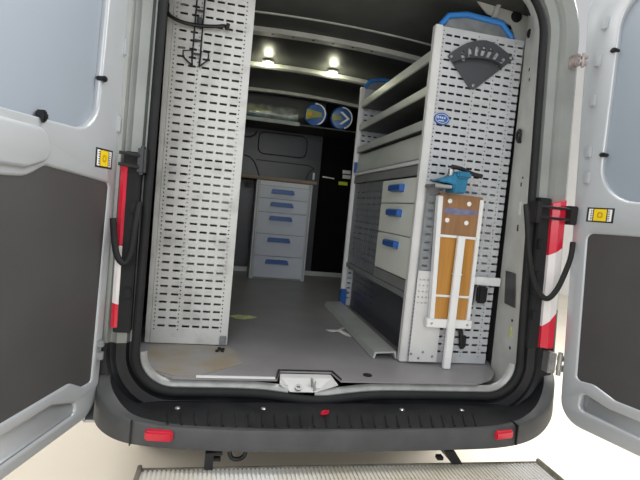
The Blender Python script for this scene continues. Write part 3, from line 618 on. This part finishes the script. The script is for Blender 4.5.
# vise
vs = thing('bench_vise', 'small blue vise clamped on the top edge of the folded workbench', 'vise', (.545, .17, .83))
vy0, vy1 = .10, .185
t = MB(); t.prism([(.497, .830), (.557, .830), (.564, .920), (.507, .920), (.477, .900), (.43, .883), (.42, .872), (.487, .868), (.499, .86)], 0, vy0, vy1, 'y', .005); t.build('body', VISE, vs, smooth=True)
t = MB().box(.502, .567, vy0-.02, vy1, .895, .925, .008); t.build('upper_jaw', VISE, vs, smooth=True)
t = MB().box(.408, .490, vy0, vy1+.03, .846, .860, .002); t.build('clamp_plate', STEEL, vs, label='bare steel clamping plate')
t = MB().lathe([(.014, 0), (.014, .03), (0, .03)], (.495, .14, .905), (0, 0, 1), 16); t.build('screw', STEEL, vs)
t = MB().tube(spline([(.485, .12, .945), (.53, .12, .94), (.585, .125, .925), (.64, .125, .917)]), .010, 10); t.build('handle', BLACK, vs, smooth=True, label='black handle bar')
# hanging bits
t = MB().box(.735, .785, RY-.062, RY-.034, .32, .405, .008); t.tube([(.725, RY-.048, .41), (.718, RY-.048, .37), (.715, RY-.048, .31)], .005, 8)
single(t, 'clip', BLACK, 'black clip hanging under the white bracket bar on the right panel', 'clip', (.76, RY-.045, .32))
t = MB().tube([(.678, RY-.018, .19), (.69, RY-.02, .165), (.70, RY-.02, .10), (.705, RY-.02, .085)], .011, 10); t.box(.688, .72, RY-.03, RY-.01, .09, .15, .004)
single(t, 'tool', BLACK, 'small black tool hooked low on the right perforated panel', 'tool', (.7, RY-.02, .085))

# ------------------------------------------------------------------ drawer cabinet at the bulkhead
CX0, CX1, CY = -.234, .282, 2.46
cb = thing('drawer_cabinet', 'pale five-drawer cabinet with blue handles standing against the bulkhead', 'drawer cabinet', (.02, 2.66, .001))
t = MB().box(CX0+.03, CX1-.03, CY+.01, 2.84, .003, .915); t.build('housing', GALV, cb)
for a in (CX0, CX1-.034):
    t = MB().perf(a, a+.034, .003, .915, [(a+.013, a+.021, rows(.04, .9, .012, .025))], lambda x, z: (x, CY, z)); t.quad((a, CY, .003), (a, CY+.38, .003), (a, CY+.38, .915), (a, CY, .915)); t.quad((a+.034, CY, .003), (a+.034, CY+.38, .003), (a+.034, CY+.38, .915), (a+.034, CY, .915)); t.build('side_post', RACKR, cb, solid=.002, label='perforated side post')
MB().box(CX0+.036, CX1-.036, CY-.002, CY+.01, .872, .912, .002).build('top_strip', WHITE, cb, label='white strip above the drawers')
for z0, z1 in ((.755, .868), (.628, .750), (.428, .623), (.224, .423), (.022, .219)):
    dd = MB().box(CX0+.036, CX1-.036, CY-.008, CY+.01, z0, z1, .004).build('drawer', DRAWERB, cb)
    zc = z1-.047; x = .02
    t = MB(); t.prism([(-.11, -.020), (.11, -.020), (.095, .020), (-.10, .020)], 0, CY-.034, CY-.008, 'y', .004, lambda c, zc=zc: Vector((c.x+.01, c.y, c.z+zc))); t.build('handle', BLUE, dd, label='blue handle')
MB().box(CX0+.034, CX1-.034, CY-.002, CY+.01, .003, .02).build('plinth', SHELFD, cb)
t = MB().box(-.86, .315, 2.425, 2.845, .917, .947, .003); t.box(-.86, -.83, 2.45, 2.84, .003, .917)
single(t, 'worktop', WOODE, 'thin brown wooden worktop on top of the five-drawer cabinet', 'worktop', (.0, 2.6, .917))

# things in the overhead tray
def can(x, ang, lab, chev):
    y0 = 2.42; c = Vector((x, y0, 1.5525)); r = thing('capped_roll', lab, 'roll', (x, y0+.05, 1.447), 'blue-capped rolls in the overhead tray')
    R = Matrix.Rotation(-math.radians(ang), 3, 'Z'); ax = R @ Vector((0, 1, 0)); lx = lambda p: c+R @ (Vector(p)-c)
    MB().lathe([(.0, .014), (.093, .014), (.098, .0), (.104, .006), (.104, .05), (.097, .06), (.097, .15), (.09, .16), (0, .16)], c, ax, 36).build('roll_body', BLUE, r, smooth=True, label='blue roll with raised rim')
    MB().lathe([(.092, .013), (.05, .009), (.0, .008)], c, ax, 30).build('end_disc', BLUE, r)
    t = MB()
    for k in range(18):
        a, b = math.radians(-70+k*9), math.radians(-61+k*9)
        t.quad(*[lx(c+Vector((q*math.cos(s), -.004, q*math.sin(s)))) for q, s in ((.090, a), (.101, a), (.101, b), (.090, b))])
    t.build('rim_band', STKW, r, solid=.002, label='white band on the rim')
    if chev:
        t = MB()
        for sg in (-1, 1): t.prism([(c.x+.075, c.z), (c.x+.05, c.z), (c.x-.02, c.z+sg*.055), (c.x+.005, c.z+sg*.06)], 0, y0+.002, y0+.008, 'y', 0, lx)
        t.build('chevron', STKW, r, label='white chevron on the end disc')
        t = MB().prism([(c.x-.085, c.z-.03), (c.x-.0, c.z-.012), (c.x-.0, c.z+.012), (c.x-.085, c.z+.03)], 0, y0+.002, y0+.007, 'y', 0, lx); t.build('end_stripe', TAPEG, r, label='yellow-green stripe on the end disc')
    else:
        t = MB().prism([(c.x-.085, c.z-.05), (c.x+.06, c.z-.018), (c.x+.06, c.z+.018), (c.x-.085, c.z+.05)], 0, y0+.002, y0+.006, 'y', 0, lx); t.build('end_stripe', TAPEG, r, label='yellow-green stripe on the end disc')
        t = MB().prism([(c.x-.085, c.z-.02), (c.x-.03, c.z-.012), (c.x-.03, c.z+.02), (c.x-.085, c.z+.02)], 0, y0+.0, y0+.005, 'y', 0, lx); t.build('end_stripe', YELD, r, label='amber stripe on the end disc')
can(.235, 22, 'blue-capped roll lying in the overhead tray beside the plastic wrap', False)
can(.486, 8, 'blue-capped roll with a white chevron on its end, nearest the right wall', True)
t = MB().tube(spline([(-.80, 2.66, 1.54), (-.5, 2.66, 1.54), (-.2, 2.65, 1.543), (.0, 2.65, 1.54), (.10, 2.65, 1.54)], 8), .09, 16)
wr = thing('wrapped_bundle', 'long bundle in cloudy plastic wrap lying in the overhead tray', 'bundle', (-.3, 2.65, 1.447))
t.build('wrap', FOAM, wr, smooth=True)
MB().box(-.8, -.16, 2.562, 2.57, 1.54, 1.57, .003).build('stripe', TAPEG, wr, label='yellow-green stripe'); MB().tube(spline([(-.7, 2.56, 1.50), (-.35, 2.557, 1.495), (-.1, 2.556, 1.475), (.06, 2.557, 1.49)]), .008, 8).build('cord', VISE, wr, label='teal cord along the wrap')

# ------------------------------------------------------------------ things on the load floor
ca, cb2 = Vector((.366, 1.49, 0)), Vector((.362, .30, 0))
t = MB(); t.prism([(-.062, .004), (-.05, .004), (-.045, .028), (.045, .034), (.055, .006), (.062, .006), (.056, .042), (-.053, .036)], 0, 0, 1.15, 'y', 0, lambda c: Vector((.330-.0*(c.y)+c.x+.028*(1-c.y/1.2)*0, .285+c.y, c.z)))
single(t, 'metal_channel', CHAN, 'loose grey metal channel lying on the load floor along the right rack', 'channel', (.33, .9, .004))
def flat(name, pts, m, lab, cat, h=.004):
    t = MB(); c = Vector((sum(p[0] for p in pts)/len(pts), sum(p[1] for p in pts)/len(pts), .001)); n = len(pts)
    ctr = t.bm.verts.new((c.x, c.y, .001+h)); vs_ = [t.bm.verts.new((x, y, .002+h*random.random()*.8)) for x, y in pts]
    for i in range(n): t.bm.faces.new((ctr, vs_[i], vs_[(i+1) % n]))
    return single(t, name, m, lab, cat, c, solid=.0015)
flat('paper_scrap', [(.135, .77), (.16, .73), (.20, .735), (.235, .66), (.262, .65), (.255, .70), (.225, .74), (.262, .80), (.25, .815), (.20, .765)], PAPER, 'crumpled white paper scrap on the load floor beside the metal channel', 'paper', .015)
flat('tape_scrap', [(-.415, .99), (-.38, .95), (-.33, .93), (-.27, .97), (-.245, 1.0), (-.29, 1.02), (-.32, 1.01), (-.36, 1.03)], LEAF, 'yellow-green scrap on the load floor beside the left rack', 'scrap', .006)
t = MB(); 
for i in range(9): 
    x, y = -.47+random.uniform(-.03, .03), .34+random.uniform(-.03, .03); r = random.uniform(.004, .009); t.box(x-r, x+r, y-r, y+r, .0035, .0035+r, r*.3)
single(t, 'dirt_crumbs', RUBBER, 'dark dirt crumbs at the foot of the left rack', 'dirt', (-.47, .34, .0035), stuff=True)
# ------------------------------------------------------------------ rear step
stp = thing('rear_step', 'ribbed aluminium rear step standing out below the bumper', 'step', (.07, -.4, -.3))
SX0, SX1, SY0, SY1, SZ = -.70, .855, -.62, -.195, -.25
t = MB().box(SX0, SX1, SY0, SY1, SZ-.03, SZ-.006, .002)
n = 100
for i in range(n):
    x = SX0+.012+(SX1-SX0-.024)*(i+.5)/n; t.box(x-.0045, x+.0045, SY0+.01, SY1-.012, SZ-.007, SZ)
t.build('tread', ALU, stp, label='ribbed aluminium tread')
t = MB().box(SX0-.008, SX0+.006, SY0, SY1, SZ-.035, SZ+.014, .002); t.build('end_plate', ALUS, stp, label='dirty end plate')
t = MB().box(SX1-.006, SX1+.008, SY0, SY1, SZ-.035, SZ+.014, .002); t.build('end_plate', ALUS, stp, label='dirty end plate')
t = MB().box(SX0, SX1, SY1-.010, SY1, SZ-.035, SZ+.002, .002); t.build('edge_rail', ALUS, stp)
t = MB().box(-.485, -.455, -.215, .02, -.25, -.187, .002); t.box(-.455, -.425, -.20, -.18, -.205, -.192, .002); t.box(-.455, -.43, -.20, -.18, -.228, -.215, .002); t.build('bracket', BLACK, stp)
t = MB().box(.43, .475, -.215, .02, -.245, -.19, .002, lambda c: Vector((c.x-(c.z+.2)*.75, c.y, c.z))); t.box(.405, .43, -.205, -.18, -.235, -.22, .002); t.build('bracket', BLACK, stp)
MB().box(-.485, -.44, -.45, -.22, -.32, -.282, .003).build('arm', BLACK, stp)
